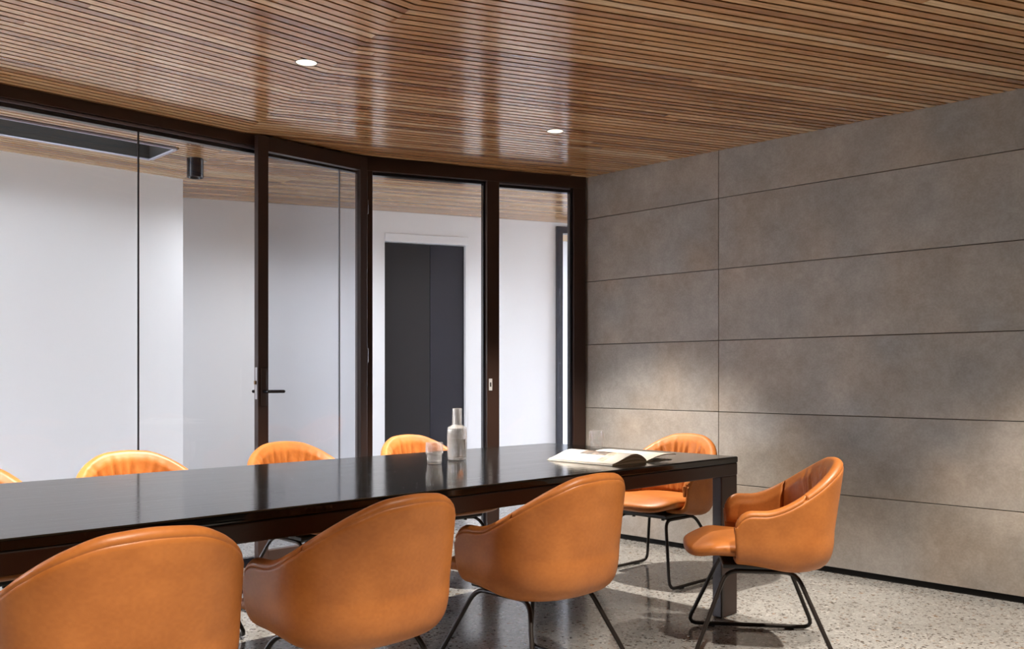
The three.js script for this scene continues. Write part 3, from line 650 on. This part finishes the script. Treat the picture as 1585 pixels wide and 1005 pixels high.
// open book: thick left block with arched pages, thin right side
{
  const g = thing('open_book', 'large open picture book lying on the black table', 'book', onTable(3.2, -2.63), 0);
  const LEN = 0.37, paper = std({ color: '#dcd7ce', roughness: 0.55 }), edge = std({ color: '#b9b0a2', roughness: 0.8 });
  // print on the left page: a photograph of a room with blurred shapes beside white margins
  const print = texture(256, 256, (u, v) => {
    const inPic = u > 0.1 && u < 0.86 && v > 0.28 && v < 0.8;
    if (!inPic) return [222, 217, 208];
    const n = n2(u * 14, v * 14, 16), m = n3(u * 40, v * 40, 64), k = (n - 0.5) * 90 + (m - 0.5) * 60;
    const band = v > 0.68 ? [206, 190, 168] : u < 0.38 ? [214, 206, 196] : u < 0.66 ? [96, 78, 66] : [138, 120, 92];
    return band.map((c, i) => c + k * (1 - 0.1 * i));
  }, 1, 1);
  const pageMat = std({ map: print, roughness: 0.4 });
  const ribbon = (pts, y0, mat, name, flipUV) => {      // pages as a solid: top curve pts [x, y], bottom at y0
    const n = pts.length, pos = [], uv = [], idx = [];
    for (const z of [-LEN / 2, LEN / 2]) for (const [x, y] of pts) { pos.push(x, y, z); uv.push((x - pts[0][0]) / (pts[n - 1][0] - pts[0][0]), z / LEN + 0.5); }
    for (let i = 0; i < n - 1; i++) idx.push(i, i + n, i + 1, i + 1, i + n, i + n + 1);
    const gg = new THREE.BufferGeometry(); gg.setAttribute('position', new THREE.Float32BufferAttribute(pos, 3)); gg.setAttribute('uv', new THREE.Float32BufferAttribute(uv, 2)); gg.setIndex(idx); gg.computeVertexNormals();
    return gg;
  };
  const block = (pts, y0) => { const sh = new THREE.Shape(); sh.moveTo(pts[0][0], y0); for (const p of pts) sh.lineTo(...p); sh.lineTo(pts[pts.length - 1][0], y0); return metreUV(new THREE.ExtrudeGeometry(sh, { depth: LEN, bevelEnabled: false }).translate(0, 0, -LEN / 2)); };
  const left = []; for (let i = 0; i <= 24; i++) { const t = i / 24; left.push([-0.215 + 0.235 * t, 0.004 + 0.036 * Math.sin(Math.PI * Math.min(1, t * 0.98) ** 1.5) ** 0.9 + 0.003 * (1 - t)]); }
  const right = []; for (let i = 0; i <= 16; i++) { const t = i / 16; right.push([0.02 + 0.215 * t, 0.005 + 0.022 * Math.sin(Math.PI * t * 0.72) * (1 - 0.25 * t) + 0.006 * t]); }
  for (let k = 0; k < 5; k++) {      // gatherings of pages, each a little shorter and lower
    const f0 = k / 5, f1 = (k + 1) / 5 - 0.03, up = left.map(([x, y]) => [x, (y - 0.0008 - 0.002) * f1 + 0.002]), lo = left.map(([x, y]) => [x, (y - 0.0028) * f0 + 0.002]).reverse();
    const sh = new THREE.Shape(); up.forEach((p, i) => (i ? sh.lineTo(...p) : sh.moveTo(...p))); lo.forEach((p) => sh.lineTo(...p));
    const ln = LEN - 0.002 - 0.004 * (k % 2);
    part('page_block', metreUV(new THREE.ExtrudeGeometry(sh, { depth: ln, bevelEnabled: false }).translate(0, 0, -ln / 2)), k % 2 ? edge : paper, g);
  }
  part('left_page', ribbon(left, 0, pageMat), pageMat, g, 'printed page with a photograph');
  const lower = right.map(([x, y]) => [x, y - 0.004]).reverse();
  { const sh = new THREE.Shape(); right.forEach((p, i) => (i ? sh.lineTo(...p) : sh.moveTo(...p))); lower.forEach((p) => sh.lineTo(...p)); part('right_pages', metreUV(new THREE.ExtrudeGeometry(sh, { depth: LEN, bevelEnabled: false }).translate(0, 0, -LEN / 2)), paper, g); }
  part('cover', merge([rbx(-0.222, 0.01, 0, 0.002, -LEN / 2 - 0.003, LEN / 2 + 0.003, 0.0009), rbx(0.012, 0.2, 0, 0.002, -LEN / 2 - 0.003, LEN / 2 + 0.003, 0.0009)]), std({ color: '#d9d5cc', roughness: 0.5 }), g);
}
renderer.render(scene, camera);
